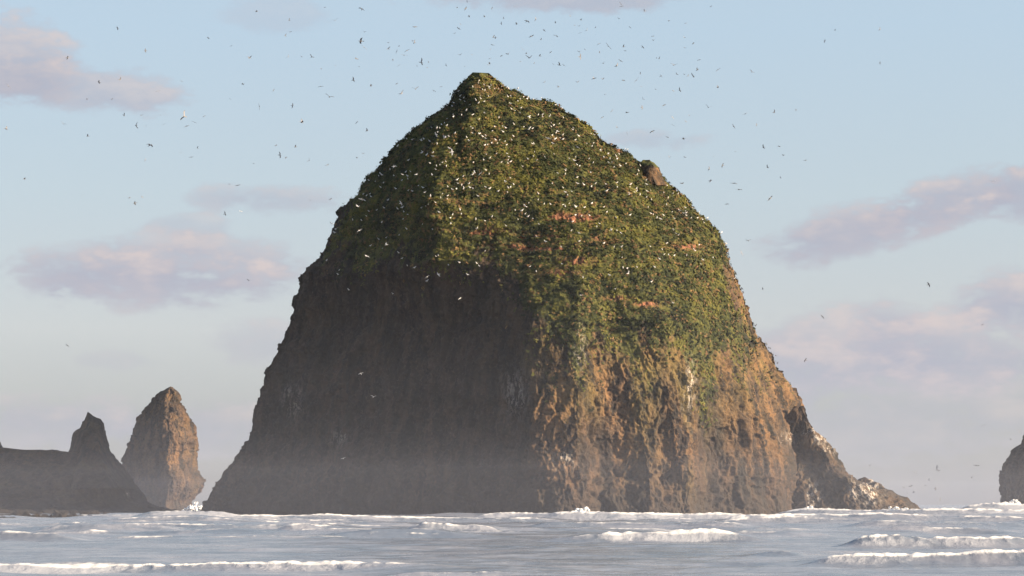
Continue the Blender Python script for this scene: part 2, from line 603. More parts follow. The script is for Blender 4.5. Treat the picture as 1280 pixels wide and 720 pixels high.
def stack_surface(left, right, keys, D0, back, nrow, ncf, ncb, sm=(3, 3)):
    """A closed rock from its two outlines and rows of (px, distance): returns a grid rows x columns of points,
    front columns first (left to right), then the back (right to left)."""
    py0 = left[0][1]; py1 = max(left[-1][1], right[-1][1])
    py = np.linspace(py0, py1, nrow)
    L = np.interp(py, [p[1] for p in left], [p[0] for p in left])
    Rr = np.interp(py, [p[1] for p in right], [p[0] for p in right])
    t = np.linspace(0, 1, ncf)
    kp, kd = [], []
    for kpy, lst in keys:
        l = np.interp(kpy, [p[1] for p in left], [p[0] for p in left])
        r = np.interp(kpy, [p[1] for p in right], [p[0] for p in right])
        tt = [0.0] + [(p[0] - l) / max(r - l, 1e-3) for p in lst] + [1.0]
        dd = [D0] + [p[1] for p in lst] + [D0]
        kp.append(kpy); kd.append(np.interp(t, tt, dd))
    kd = np.array(kd)
    D = np.stack([np.interp(py, kp, kd[:, j]) for j in range(ncf)], 1)
    D = rowsmooth(D, sm[0], 0); D = rowsmooth(D, sm[1], 1)
    px = L[:, None] + (Rr - L)[:, None] * t[None]
    front = P(px, py[:, None], D)
    tb = np.linspace(1, 0, ncb + 2)[1:-1]
    pxb = L[:, None] + (Rr - L)[:, None] * tb[None]
    wid = (Rr - L) / F * D0
    Db = D0 + back * wid[:, None] * 0.5 * np.sin(np.pi * tb[None]) ** 0.7
    # the back keeps the heights of the silhouette row
    bk = P(pxb, py[:, None], np.full_like(pxb, D0))
    kx = Db / D0
    bk[..., 0] *= 1.0 + (kx - 1) * 0.2
    bk[..., 1] = Db
    V = np.concatenate([front, bk], 1)
    pyg = np.concatenate([np.repeat(py[:, None], ncf, 1), np.repeat(py[:, None], ncb, 1)], 1)
    pxg = np.concatenate([px, pxb], 1)
    return V, pxg, pyg


def grid_mesh(name, V):
    nr, nc = V.shape[:2]
    idx = np.arange(nr * nc).reshape(nr, nc)
    nx = np.roll(idx, -1, 1)
    q = np.stack([idx[:-1], idx[1:], nx[1:], nx[:-1]], -1).reshape(-1, 4)
    verts = np.concatenate([V.reshape(-1, 3), V[0].mean(0, keepdims=True) + [[0, 0, 0.05]], V[-1].mean(0, keepdims=True)])
    top, bot = nr * nc, nr * nc + 1
    t1 = np.stack([np.full(nc, top), idx[0], nx[0]], -1)
    t2 = np.stack([np.full(nc, bot), nx[-1], idx[-1]], -1)
    return np_mesh(name, verts, q, np.concatenate([t1, t2]))


def put_attrs(me, n_extra=2, **kw):
    for k, a in kw.items():
        a = np.asarray(a, np.float32).reshape(-1)
        set_attr(me, k, np.concatenate([a, np.full(n_extra, a[0] if k == 'veg' else 0.0, np.float32)]))


def cliff_relief(V, amp=1.0, columns=1.0):
    """weathered basalt: broken vertical ribs, blocks and ledges"""
    p = V
    d = 1.0 * fbm(p / np.array([9, 9, 12.0]), 3, 0.5)
    warp = np.stack([fbm(p / 8 + 3, 2), fbm(p / 8 + 11, 2), fbm(p / 8 + 19, 2)], -1)
    pw = p + 2.4 * warp
    d += columns * 0.36 * (fbm(pw / np.array([3.4, 3.4, 15.0]), 3, 0.55, True) - 0.45)
    d += 0.5 * (fbm(pw / np.array([2.4, 2.4, 3.4]), 3, 0.6, True) - 0.45)
    # jointed blocks: each block stands a little proud of or behind its neighbours
    rot = np.array([[0.80, 0.60, 0.10], [-0.55, 0.80, 0.22], [0.10, -0.2, 0.97]])
    pr = (p + 1.5 * warp + 0.35 * fbm(p / 1.2, 2)[..., None]) @ rot.T
    for size, am in (((5.2, 5.2, 7.5), 0.8), ((2.6, 2.6, 4.6), 0.70), ((1.15, 1.15, 1.9), 0.42), ((0.6, 0.6, 0.9), 0.2)):
        c = np.floor(pr / np.array(size)).astype(np.int32) & 255
        hsh = _perm[_perm[_perm[c[..., 0]] + c[..., 1]] + c[..., 2]] / 255.0
        d += am * (hsh - 0.5)
    d += 0.25 * (fbm(p / np.array([0.8, 0.8, 1.2]), 2, 0.55, True) - 0.45)
    return d * amp


def blobmask(px, py, lst):
    m = np.zeros_like(px)
    for (cx, cy, w, h, s) in lst:
        m = np.maximum(m, s * np.exp(-(((px - cx) / w) ** 2 + ((py - cy) / h) ** 2)))
    return m


MAIN_L = [(590, 89), (580, 95), (572, 103), (565, 112), (554, 127), (541, 138), (527, 147), (507, 161), (497, 173), (490, 181), (477, 192), (467, 210),
          (455, 220), (440, 239), (425, 252), (412, 277), (402, 297), (400, 308), (387, 320), (371, 341), (369, 360), (359, 382), (355, 400), (348, 420),
          (338, 442), (328, 463), (319, 495), (313, 523), (308, 548), (296, 560), (286, 576), (275, 590), (262, 607), (250, 626), (246, 645), (240, 668)]
MAIN_R = [(612, 89), (627, 96), (636, 105), (655, 114), (668, 120), (692, 123), (712, 136), (726, 145), (746, 160), (762, 172), (774, 180), (788, 187),
          (801, 195), (820, 205), (832, 219), (843, 229), (856, 241), (869, 256), (888, 272), (901, 289), (913, 306), (921, 330), (931, 350), (938, 370),
          (944, 393), (953, 416), (968, 441), (985, 467), (998, 482), (1006, 503), (1012, 525), (1020, 550), (1032, 590), (1042, 645), (1046, 668)]
MAIN_K = [
    (89, [(600, 299)]),
    (130, [(568, 295), (590, 289), (610, 289.5), (650, 293)]),
    (180, [(505, 295), (540, 282), (600, 281.5), (680, 284), (735, 290)]),
    (250, [(450, 293), (532, 270.5), (600, 271.5), (700, 273.5), (790, 279), (835, 287)]),
    (325, [(400, 294), (460, 285), (533, 268.0), (650, 267.0), (720, 265), (800, 268), (870, 276), (908, 288)]),
    (350, [(400, 291), (460, 284), (535, 270.5), (646, 264.5), (660, 263.5), (720, 263.0), (800, 266), (870, 274), (910, 285)]),
    (400, [(450, 285), (550, 273), (628, 264), (650, 261.6), (672, 260.3), (690, 260), (725, 259.5), (765, 263), (830, 263.5), (880, 270), (920, 281)]),
    (480, [(430, 283), (540, 271), (622, 262.8), (648, 260), (668, 258.6), (690, 258.4), (722, 257.5), (762, 261), (835, 262), (878, 266), (897, 269.5), (940, 275)]),
    (560, [(420, 281), (540, 268), (628, 260.5), (652, 257.6), (672, 256.2), (692, 255.9), (722, 255.5), (750, 259.5), (778, 261), (806, 260), (866, 262.5), (888, 268), (930, 271), (985, 279)]),
    (640, [(400, 277), (540, 265), (630, 258.5), (655, 255.5), (675, 254.2), (700, 253.9), (735, 254), (752, 258), (785, 259.5), (812, 258), (868, 261), (890, 266.5), (925, 269), (985, 275)]),
    (668, [(400, 276), (540, 264), (630, 257.5), (655, 254.5), (675, 253.2), (700, 252.9), (735, 253), (752, 257), (785, 258.5), (812, 257), (868, 260), (890, 265.5), (925, 268), (985, 274)]),
]


def build_main():
    root = bpy.data.objects.new('sea_stack', None)
    COL.objects.link(root)
    root.location = (0, 0, 0)
    tag(root, 'huge haystack shaped sea stack with green grassy top, largest of the rocks', 'rock', 'sea stacks standing in the surf')
    V, px, py = stack_surface(MAIN_L, MAIN_R, MAIN_K, 300.0, 0.85, 480, 780, 130, (2.0, 2.5))
    N = grid_normals(V)
    nz = N[..., 2]
    # where plants grow: the sloping roof, thinning out down the cliffs
    nb = fbm(V / 7.0, 4, 0.55)
    nv = fbm(V / np.array([3.5, 3.5, 9.0]) + 40, 3, 0.55)
    edge = np.interp(px, [240, 380, 440, 530, 640, 660, 700, 760, 860, 900, 960, 1040], [300, 300, 318, 322, 338, 400, 425, 425, 440, 450, 452, 440])
    veg = sstep(edge + 44 * nb + (60 + 40 * sstep(px, 650, 700)) * nv - py, -45 - 25 * sstep(px, 650, 700), 40 + 30 * sstep(px, 650, 700))
    veg *= sstep(px - np.interp(py, [90, 250, 330, 400], [380, 425, 395, 380]) + 30 * nb, -6, 22)
    right_in = np.interp(py, [90, 250, 300, 340, 450], [2000, 2000, 915, 905, 940])
    veg *= 1 - 0.8 * sstep(px + 22 * nb, right_in - 10, right_in + 12)
    streak = blobmask(px, py, [(892, 450, 12, 60, 1.0), (885, 500, 9, 40, 0.9), (935, 420, 22, 45, 0.75), (800, 430, 35, 30, 0.55), (670, 420, 18, 40, 0.6), (860, 390, 38, 40, 0.7), (700, 400, 40, 30, 0.6), (690, 470, 30, 30, 0.45),
                               (740, 450, 25, 35, 0.4), (960, 470, 25, 22, 0.5), (845, 340, 40, 40, 0.8)])
    veg = np.clip(np.maximum(veg, streak * (0.75 + 0.8 * nv)), 0, 1)
    # bare strips of soil on ledges, from the photo
    soil = blobmask(px, py, [(697, 337, 34, 4.5, 1.0), (772, 370, 16, 4, 1), (808, 377, 18, 3.5, 1), (865, 303, 26, 5, 1), (650, 300, 60, 3, 0.5), (720, 322, 22, 6, 0.8),
                             (610, 285, 60, 3, 0.4), (820, 210, 9, 10, 1.0), (697, 168, 14, 5, .6), (610, 105, 22, 10, 0.5), (780, 182, 12, 3, 0.9)])
    soil = np.clip(soil * (0.7 + nb) * 1.2, 0, 1) * (py < 420)
    strata = fbm(V / np.array([14, 14, 1.1]) + 60, 3, 0.5)
    soil = np.maximum(soil, 1.0 * sstep(strata, 0.14, 0.3) * sstep(py, 225, 280) * (1 - sstep(py, 305, 325)) * sstep(px, 520, 560) * (1 - sstep(px, 730, 800)))
    veg *= 1 - 0.85 * soil
    rel = cliff_relief(V)
    cush = -0.35 + fbm(V / 1.6, 3, 0.5) * 0.42 + 0.75 * (fbm(V / np.array([9, 9, 1.5]) + 5, 3, 0.5, True) - 0.4) * sstep(py, 170, 270) * (1 - 0.6 * sstep(px, 760, 840)) + 0.8 * fbm(V / 5.0, 2)
    disp = (rel - 0.85) * (1 - veg) + (cush + 0.16 * rel - 0.45) * veg - 0.25 * soil
    calm = sstep(py, 86, 94)
    V2 = V + N * (disp * (0.25 + 0.75 * calm))[..., None]
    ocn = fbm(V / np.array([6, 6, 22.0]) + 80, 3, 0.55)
    och_sun = np.clip(0.55 + 1.3 * ocn, 0, 1) * sstep(px, 640, 690) * sstep(py, 300, 420) * (1 - 0.75 * sstep(py, 540, 625))  # ochre patches kept to the sunlit right: partly sunlight painted into the rock colour
    och_sun = np.maximum(och_sun, blobmask(px, py, [(727, 440, 13, 60, .7), (702, 520, 26, 40, .8), (925, 335, 12, 30, 1), (990, 480, 20, 50, 0.8), (820, 430, 30, 30, 0.8), (955, 450, 22, 40, 0.8)]))
    och_sun = np.maximum(och_sun, 0.12 * np.clip(0.5 + 2 * ocn, 0, 1))
    lic = np.clip(0.35 + 1.2 * fbm(V / np.array([4, 4, 14.0]) + 120, 3), 0, 1) * blobmask(px, py, [(845, 490, 60, 80, 1.0), (870, 410, 45, 60, 0.9), (725, 490, 40, 70, 0.7), (870, 570, 20, 50, .7), (800, 460, 60, 60, 0.8), (690, 430, 40, 40, 0.6), (950, 460, 40, 50, 0.6)])
    gu = blobmask(px, py, [(868, 480, 6, 30, 0.7), (728, 430, 7, 25, 0.6), (360, 500, 12, 18, 0.35), (640, 490, 14, 26, 0.35), (420, 545, 10, 8, .3), (705, 575, 14, 12, .5), (1000, 545, 14, 8, 0.5)])
    z = V2[..., 2]
    wet = 1 - sstep(z + 1.2 * nb, 1.0, 4.5)
    me = grid_mesh('rock_body', V2)
    put_attrs(me, veg=veg, ochre=och_sun, lichen=lic, soil=soil, guano=gu, wet=wet)
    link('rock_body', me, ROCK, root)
    N2 = grid_normals(V2)
    return root, V2, N2, px, py, veg, soil


ROOT, MV, MN, MPX, MPY, MVEG, MSOIL = build_main()


def small_rock(name, left, right, keys, D0, back, parent=None, nrow=200, ncf=220, ncb=70, sm=(2, 2), amp=1.0, guano=(), ochre=0.5, ob=(), veg=0.0, lo=None):
    V, px, py = stack_surface(left, right, keys, D0, back, nrow, ncf, ncb, sm)
    N = grid_normals(V)
    calm = sstep(py, left[0][1], left[0][1] + 14)
    V2 = V + N * ((cliff_relief(V + (lo or 0), amp) - 0.6 * amp) * (0.3 + 0.7 * calm))[..., None]
    nb = fbm(V / 4.0 + 9, 3, 0.55)
    z = V2[..., 2]
    me = grid_mesh(name, V2)
    oc = np.maximum(np.clip(ochre * (0.7 + 1.2 * nb), 0, 1), blobmask(px, py, ob))
    put_attrs(me, veg=np.clip(veg * sstep(N[..., 2], 0.35, 0.7) + 0.6 * veg * nb, 0, 1), ochre=oc, lichen=0.25 * np.clip(nb, 0, 1), soil=0 * z,
              guano=blobmask(px, py, guano), wet=1 - sstep(z + nb, 0.8, 3.5))
    o = link(name, me, ROCK, parent)
    return o, V2


# low spur running down to the right into the surf
SP_L = [(994, 508), (984, 540), (965, 570), (940, 600), (905, 640), (890, 668)]
SP_R = [(1003, 508), (1011, 522), (1018, 533), (1029, 547), (1044, 562), (1057, 581), (1074, 596), (1101, 605), (1120, 614), (1141, 626), (1158, 640), (1185, 668)]
SP_K = [(508, [(998, 292)]), (550, [(998, 289), (1012, 287), (1022, 287)]), (572, [(975, 290), (1000, 286), (1012, 286.5), (1035, 284.5)]),
        (600, [(950, 288), (975, 285), (1000, 282.5), (1015, 283), (1045, 281.5), (1060, 281), (1080, 284)]),
        (640, [(925, 287), (960, 283), (1005, 278.5), (1020, 279), (1050, 278.5), (1072, 277), (1110, 278), (1140, 284)]),
        (668, [(925, 286), (960, 282), (1005, 277), (1020, 277.5), (1050, 277), (1072, 275), (1120, 275), (1150, 282)])]
small_rock('spur', SP_L, SP_R, SP_K, 290.0, 0.35, ROOT, 220, 260, 60, (2, 2), 0.8,
           [(1025, 548, 18, 6, 0.7), (1040, 560, 12, 6, .6), (1017, 620, 9, 16, 0.9), (1088, 612, 14, 18, 0.95), (1068, 612, 6, 14, 0.7), (1010, 540, 14, 6, .8)], 0.35)
# blunt knob on the right shoulder
KN_L = [(804, 200), (798, 204), (794, 209), (792, 217), (792, 230)]
KN_R = [(812, 200), (818, 203), (824, 209), (829, 219), (835, 231)]
small_rock('knob', KN_L, KN_R, [(200, [(808, 297)]), (205, [(808, 294), (816, 293.5)]), (228, [(808, 292), (820, 291.5)])], 296.0, 0.9, ROOT, 60, 60, 24, (1, 1), 0.25, (), 0.6, [(824, 212, 6, 10, 1.0)], 0.9)

# slender brown stack behind on the left
ND_L = [(210, 483), (202, 487), (195, 491), (189, 496), (180, 509), (174, 519), (167, 527), (161, 543), (156, 560), (151, 575), (151, 590), (156, 610), (164, 630), (166, 652)]
ND_R = [(217, 483), (223, 490), (229, 503), (236, 514), (242, 523), (247, 540), (249, 552), (247, 572), (250, 590), (257, 602), (258, 610), (252, 620), (246, 628), (250, 652)]
ND_K = [(483, [(213, 439)]), (510, [(193, 436), (205, 432), (222, 434)]), (545, [(180, 435), (202, 427), (212, 426), (232, 430)]),
        (590, [(172, 435), (198, 426), (212, 424.5), (232, 429)]), (625, [(182, 433), (208, 425), (232, 431)]), (652, [(182, 432), (208, 424), (232, 430)])]
nd, _ = small_rock('rock_needle', ND_L, ND_R, ND_K, 440.0, 0.9, None, 240, 220, 70, (2, 2), 1.1, (), 0.4, [(212, 570, 20, 28, 0.9), (230, 540, 10, 30, .5)], 0.0, 33)
tag(nd, 'tall rounded brown rock needle with a sunlit right side, behind the dark ridge', 'rock', 'sea stacks standing in the surf')

# dark jagged ridge at the left edge
RG_L = [(108, 514), (104, 525), (99, 535), (91, 540), (88, 555), (84, 564), (60, 566), (30, 566), (14, 564), (4, 560), (-6, 554)]
# the ridge is wider than it is tall: one body for the ridge line, one for its spire
RB_L = [(-150, 545), (-165, 570), (-185, 600), (-200, 640), (-210, 672)]
RB_R = [(-140, 545), (20, 562), (80, 563), (141, 566), (150, 577), (162, 594), (177, 613), (186, 626), (215, 635), (262, 642), (300, 655), (310, 672)]
RB_K = [(545, [(-145, 304)]), (562, [(-60, 301), (0, 299)]), (567, [(-80, 301), (0, 298), (60, 298), (110, 299)]), (600, [(-80, 297), (0, 291), (60, 292), (110, 293), (145, 298)]),
        (638, [(-80, 290), (0, 281), (60, 283), (110, 286), (170, 294)]), (644, [(-80, 225), (0, 205), (60, 210), (110, 222), (170, 250), (220, 275)]), (672, [(-80, 190), (0, 172), (60, 176), (110, 186), (190, 220)])]
rr = bpy.data.objects.new('rock_ridge', None)
COL.objects.link(rr)
tag(rr, 'dark shaded low rock ridge with a jagged spire at the left edge', 'rock', 'sea stacks standing in the surf')
small_rock('ridge_body', RB_L, RB_R, RB_K, 306.0, 0.25, rr, 240, 420, 80, (1.5, 2), 0.45, [(97, 600, 4, 6, 0.5), (130, 594, 4, 3, .5), (160, 617, 3, 3, .5)], 0.1, (), 0.0, 71)
SPI_L = [(109, 515), (105, 524), (99, 535), (90, 540), (88, 552), (86, 562), (78, 575), (60, 610)]
SPI_R = [(111, 515), (116, 519), (126, 524), (131, 530), (134, 545), (139, 563), (149, 577), (170, 610)]
small_rock('spire', SPI_L, SPI_R, [(515, [(110, 303)]), (540, [(104, 300), (122, 300)]), (563, [(104, 297), (124, 297)]), (610, [(90, 289), (140, 289)])], 304.0, 0.6, rr, 120, 110, 40, (1, 1), 0.35, (), 0.1, (), 0.0, 55)
SPT_L = [(-4, 548), (-12, 556), (-22, 566), (-40, 590)]
SPT_R = [(-1, 548), (2, 556), (7, 562), (22, 590)]
small_rock('point', SPT_L, SPT_R, [(548, [(-2, 302)]), (566, [(-5, 298)]), (590, [(-10, 292)])], 303.0, 0.8, rr, 50, 50, 24, (1, 1), 0.25, (), 0.1, (), 0.0, 15)

# rock cut by the right edge
RR_L = [(1296, 520), (1288, 530), (1280, 538), (1275, 547), (1274, 554), (1265, 557), (1258, 571), (1250, 581), (1247, 592), (1248, 614), (1250, 630), (1248, 652)]
RR_R = [(1300, 520), (1330, 526), (1360, 540), (1390, 570), (1410, 600), (1420, 652)]
RR_K = [(520, [(1298, 339)]), (557, [(1290, 333), (1330, 330)]), (600, [(1265, 334), (1290, 329), (1350, 326)]), (652, [(1265, 333), (1290, 327), (1350, 324)])]
ro, _ = small_rock('rock_islet', RR_L, RR_R, RR_K, 340.0, 0.9, None, 200, 220, 60, (1.5, 2), 0.8, [(1260, 618, 14, 6, 0.6)], 0.15, (), 0.0, 91)
tag(ro, 'dark steep rock cut off by the right picture edge above a burst of foam', 'rock', 'sea stacks standing in the surf')

# ------------------------------------------------------------------ plants on the big stack (one mass nobody could count)
def build_vegetation():
    nr, nc = MV.shape[:2]
    w = np.zeros((nr, nc))
    area = np.linalg.norm(np.cross(np.gradient(MV, axis=1), np.gradient(MV, axis=0)), axis=-1)
    w[:, :780] = (np.clip(MVEG, 0, 1)[:, :780] ** 1.5) * area[:, :780]
    w[:, 780:] = (np.clip(MVEG, 0, 1)[:, 780:] ** 1.5) * area[:, 780:] * 0.25
    w[0:3] = 0
    w = w.ravel() / w.sum()
    n = 44000
    pick = rng.choice(nr * nc, n, p=w)
    base = MV.reshape(-1, 3)[pick] + rng.normal(0, 0.12, (n, 3))
    nor = MN.reshape(-1, 3)[pick].copy()
    nor[:, 2] += 0.15
    nor /= np.linalg.norm(nor, axis=1)[:, None]
    tone = fbm(base / 6.0 + 200, 3, 0.55)
    tone2 = fbm(base / 2.0 + 300, 2, 0.5)
    yel = fbm(base / 9.0 + 400, 3, 0.5)
    ico = bmesh.new(); bmesh.ops.create_icosphere(ico, subdivisions=1, radius=1)
    iv = np.array([v.co[:] for v in ico.verts]); ifc = np.array([[v.index for v in f.verts] for f in ico.faces])
    ico.free()
    dark = np.array((0.010, 0.014, 0.007)); mid = np.array((0.033, 0.040, 0.012)); hi = np.array((0.100, 0.095, 0.020)); br = np.array((0.16, 0.090, 0.045))
    v = np.clip(0.52 + 1.3 * tone + 0.8 * tone2 + rng.normal(0, 0.10, n), 0, 1)[:, None]
    c = np.where(v < 0.5, dark + (mid - dark) * v * 2, mid + (hi - mid) * (v - 0.5) * 2)
    isb = (rng.random(n) < 0.12 + 0.35 * np.clip(yel, 0, 1))[:, None]
    c = np.where(isb, c * 0.35 + br * 0.65, c)
    cushn = rng.random(n) < 0.07
    # rounded cushions
    ci = np.where(cushn)[0]; m_ = len(ci)
    s_ = rng.uniform(0.11, 0.28, m_) * np.where(rng.random(m_) < 0.08, 1.4, 1)
    q = iv[None] * (s_[:, None] * rng.uniform(0.75, 1.2, (m_, 3)))[:, None, :] * (1 + rng.normal(0, 0.2, (m_, len(iv), 1)))
    q += (base[ci] + nor[ci] * s_[:, None] * 0.2)[:, None, :]
    t1 = ifc[None] + (np.arange(m_) * len(iv))[:, None, None]
    c1 = np.clip(0.8 * c[ci][:, None, :] * (1 + rng.normal(0, 0.25, (m_, len(iv), 1))), 0.004, 0.5)
    # sprays of leaf blades
    bi = np.where(~cushn)[0]; mb = len(bi); kk = 5
    s_ = rng.uniform(0.16, 0.42, (mb, 1, 1))
    bn = nor[bi][:, None, :] + rng.normal(0, 0.19, (mb, kk, 3))
    bn /= np.linalg.norm(bn, axis=-1)[..., None]
    d = rng.normal(0, 1, (mb, kk, 3)) + np.array([0, 0, -0.5])
    d -= bn * (d * bn).sum(-1)[..., None]
    d /= np.linalg.norm(d, axis=-1)[..., None] + 1e-6
    side = np.cross(bn, d)
    st = base[bi][:, None, :] + rng.normal(0, 0.30, (mb, kk, 3)) * s_ + nor[bi][:, None, :] * rng.uniform(0.02, 0.16, (mb, kk, 1)) * s_
    ln = s_ * rng.uniform(0.6, 1.3, (mb, kk, 1))
    wd = 0.17 * s_ + 0.06
    q2 = np.stack([st - side * wd, st + d * ln * 0.5 - side * wd * 1.3, st + d * ln, st + d * ln * 0.45 + side * wd * 1.4], 2).reshape(-1, 3)
    f = (np.arange(mb * kk) * 4)[:, None]
    t2 = np.concatenate([f + [2, 1, 0], f + [3, 2, 0]]) + m_ * len(iv)
    c2 = np.repeat(np.clip(c[bi][:, None, :] * (1.15 + rng.normal(0, 0.18, (mb, kk, 1))), 0.004, 0.5).reshape(-1, 3), 4, 0)
    VV, TT, CC = [q.reshape(-1, 3), q2], [t1.reshape(-1, 3), t2], [c1.reshape(-1, 3), c2]
    me = np_mesh('vegetation', np.concatenate(VV), tris=np.concatenate(TT), smooth=False)
    set_attr(me, 'tint', np.concatenate(CC))
    o = link('vegetation', me, LEAF, ROOT)
    tag(o, 'green and brown grass tufts and low plants covering the top', kind='stuff')


build_vegetation()

# ------------------------------------------------------------------ bursts of white water at the feet of the rocks
def splash(px, py, d, w, h, n, label, seed):
    r = np.random.default_rng(seed)
    bm = bmesh.new(); bmesh.ops.create_icosphere(bm, subdivisions=2, radius=1)
    iv = np.array([v.co[:] for v in bm.verts]); ifc = np.array([[v.index for v in f.verts] for f in bm.faces]); bm.free()
    c = P(px, py, d); c = np.array([c[0], d, 0.0])
    VV, TT, off = [], [], 0
    hs = fbm(np.stack([np.linspace(-1, 1, 64) * 3 + seed, np.zeros(64), np.zeros(64)], -1), 4, 0.6)
    for i in range(n):
        u = r.uniform(-1, 1)
        top = h * (1 - abs(u) ** 1.7) * (0.65 + 0.9 * np.interp(u, np.linspace(-1, 1, 64), hs))
        z = max(0, top) * r.random() ** 0.6
        s = r.uniform(0.10, 0.34) * (1.25 - 0.8 * z / (h + .01))
        q = iv * s * r.uniform(0.7, 1.3, 3)
        q = q + 0.35 * s * np.stack([fbm(iv * 1.7 + i, 2)] * 3, -1) * iv
        q = q + c + np.array([u * w + r.normal(0, 0.1), r.normal(0, 0.5), z - 0.1])
        VV.append(q); TT.append(ifc + off); off += len(q)
    me = np_mesh('splash', np.concatenate(VV), tris=np.concatenate(TT))
    o = link('splash', me, FOAM)
    tag(o, label, 'splash', 'bursts of white water', 'stuff')


splash(1262, 625, 322, 5.5, 3.2, 420, 'burst of white spray at the foot of the right edge rock', 1)
splash(1120, 632, 268, 4.6, 1.7, 300, 'long white foam washing over the low tip of the spur', 2)
splash(1014, 636, 262, 1.9, 2.1, 160, 'small white splash under the white streaks of the spur', 3)
splash(727, 640, 243, 1.5, 1.9, 160, 'lone white splash at the middle of the big rock foot', 4)
splash(243, 632, 405, 2.6, 2.6, 160, 'white foam in the gap between needle and big rock', 5)

# ------------------------------------------------------------------ birds
def bird_mesh(name, up, fold, dark):
    """flying gull, span about 1.35 m, beak towards +Y"""
    bm = bmesh.new()
    cl = bm.verts.layers.float_color.new('plumage')
    body = (0.20, 0.20, 0.21, 1) if dark else (0.78, 0.77, 0.75, 1)
    wing = (0.17, 0.17, 0.19, 1) if dark else (0.48, 0.49, 0.52, 1)
    tip = (0.04, 0.04, 0.045, 1) if dark else (0.12, 0.12, 0.13, 1)
    rings = []
    for y, r in ((-0.34, 0.012), (-0.22, 0.05), (-0.05, 0.078), (0.10, 0.07), (0.19, 0.045), (0.25, 0.05), (0.31, 0.03), (0.37, 0.006)):
        ring = []
        for a in range(6):
            an = a * math.pi / 3
            v = bm.verts.new((r * math.cos(an), y, r * math.sin(an) * 0.9 + (0.02 if y > 0.2 else 0)))
            v[cl] = body
            ring.append(v)
        rings.append(ring)
    for a, b in zip(rings, rings[1:]):
        for i in range(6):
            bm.faces.new((a[i], a[(i + 1) % 6], b[(i + 1) % 6], b[i]))
    bm.faces.new(rings[0]); bm.faces.new(rings[-1][::-1])
    # tail fan
    t = [bm.verts.new(p) for p in ((-0.03, -0.26, 0.01), (0.03, -0.26, 0.01), (0.09, -0.44, 0.0), (-0.09, -0.44, 0.0))]
    t2 = [bm.verts.new((v.co.x, v.co.y, v.co.z - 0.012)) for v in t]
    for v in t + t2:
        v[cl] = body
    bm.faces.new(t); bm.faces.new(t2[::-1])
    for i in range(4):
        bm.faces.new((t[i], t2[i], t2[(i + 1) % 4], t[(i + 1) % 4]))
    for s in (-1, 1):
        prof = [(0.04, 0.10, -0.10, 0.03), (0.30, 0.16, -0.09, 0.03 + 0.26 * up), (0.52, 0.10, -0.11, 0.03 + 0.26 * up + 0.22 * (up - fold)), (0.70, -0.10, -0.16, 0.03 + 0.26 * up + 0.36 * (up - fold))]
        tops, bots = [], []
        for j, (x, yf, yb, z) in enumerate(prof):
            cc = tip if j == 3 else wing
            row = [bm.verts.new((s * x, yf, z)), bm.verts.new((s * x, yb, z))]
            row2 = [bm.verts.new((s * x, yf, z - 0.018)), bm.verts.new((s * x, yb, z - 0.018))]
            for v in row + row2:
                v[cl] = cc
            tops.append(row); bots.append(row2)
        for j in range(3):
            bm.faces.new((tops[j][0], tops[j + 1][0], tops[j + 1][1], tops[j][1]))
            bm.faces.new((bots[j][0], bots[j][1], bots[j + 1][1], bots[j + 1][0]))
            bm.faces.new((tops[j][0], bots[j][0], bots[j + 1][0], tops[j + 1][0]))
            bm.faces.new((tops[j][1], tops[j + 1][1], bots[j + 1][1], bots[j][1]))
        bm.faces.new((tops[3][0], bots[3][0], bots[3][1], tops[3][1]))
    bmesh.ops.recalc_face_normals(bm, faces=bm.faces)
    me = bpy.data.meshes.new(name)
    bm.to_mesh(me); bm.free()
    me.materials.append(BIRD)
    return me


def perched_mesh(name):
    bm = bmesh.new()
    cl = bm.verts.layers.float_color.new('plumage')
    white = (0.80, 0.79, 0.77, 1); grey = (0.50, 0.51, 0.54, 1)
    rings = []
    # spine from tail to beak, then a neck and head above the breast
    for (y, z, rx, rz, c) in ((-0.34, 0.20, 0.015, 0.01, grey), (-0.22, 0.22, 0.07, 0.05, grey), (-0.06, 0.25, 0.12, 0.11, grey), (0.10, 0.28, 0.12, 0.12, white),
                              (0.19, 0.36, 0.075, 0.08, white), (0.22, 0.46, 0.065, 0.05, white), (0.28, 0.50, 0.05, 0.05, white), (0.34, 0.48, 0.02, 0.02, white), (0.40, 0.46, 0.006, 0.006, (0.6, 0.4, 0.05, 1))):
        ring = []
        for a in range(7):
            an = a * 2 * math.pi / 7
            v = bm.verts.new((rx * math.cos(an), y, z + rz * math.sin(an)))
            v[cl] = c if math.sin(an) > -0.2 else white
            ring.append(v)
        rings.append(ring)
    for a, b in zip(rings, rings[1:]):
        for i in range(7):
            bm.faces.new((a[i], a[(i + 1) % 7], b[(i + 1) % 7], b[i]))
    bm.faces.new(rings[0]); bm.faces.new(rings[-1][::-1])
    for s in (-0.05, 0.05):
        r = [bm.verts.new((s + dx, 0.02 + dy, z)) for z in (0.0, 0.19) for dx, dy in ((-.012, -.012), (.012, -.012), (.012, .012), (-.012, .012))]
        for v in r:
            v[cl] = (0.5, 0.35, 0.2, 1)
        for i in range(4):
            bm.faces.new((r[i], r[(i + 1) % 4], r[4 + (i + 1) % 4], r[4 + i]))
    bmesh.ops.recalc_face_normals(bm, faces=bm.faces)
    me = bpy.data.meshes.new(name)
    bm.to_mesh(me); bm.free()
    me.materials.append(BIRD)
    return me


POSES = [(0.55, 0.2), (0.15, 0.15), (-0.15, -0.1), (0.3, 0.65), (0.75, 0.1)]
DARKB = [bird_mesh('dark_seabird', a, b, True) for a, b in POSES]
WHITEB = [bird_mesh('gull', a, b, False) for a, b in POSES]
PERCH = perched_mesh('perched_gull')

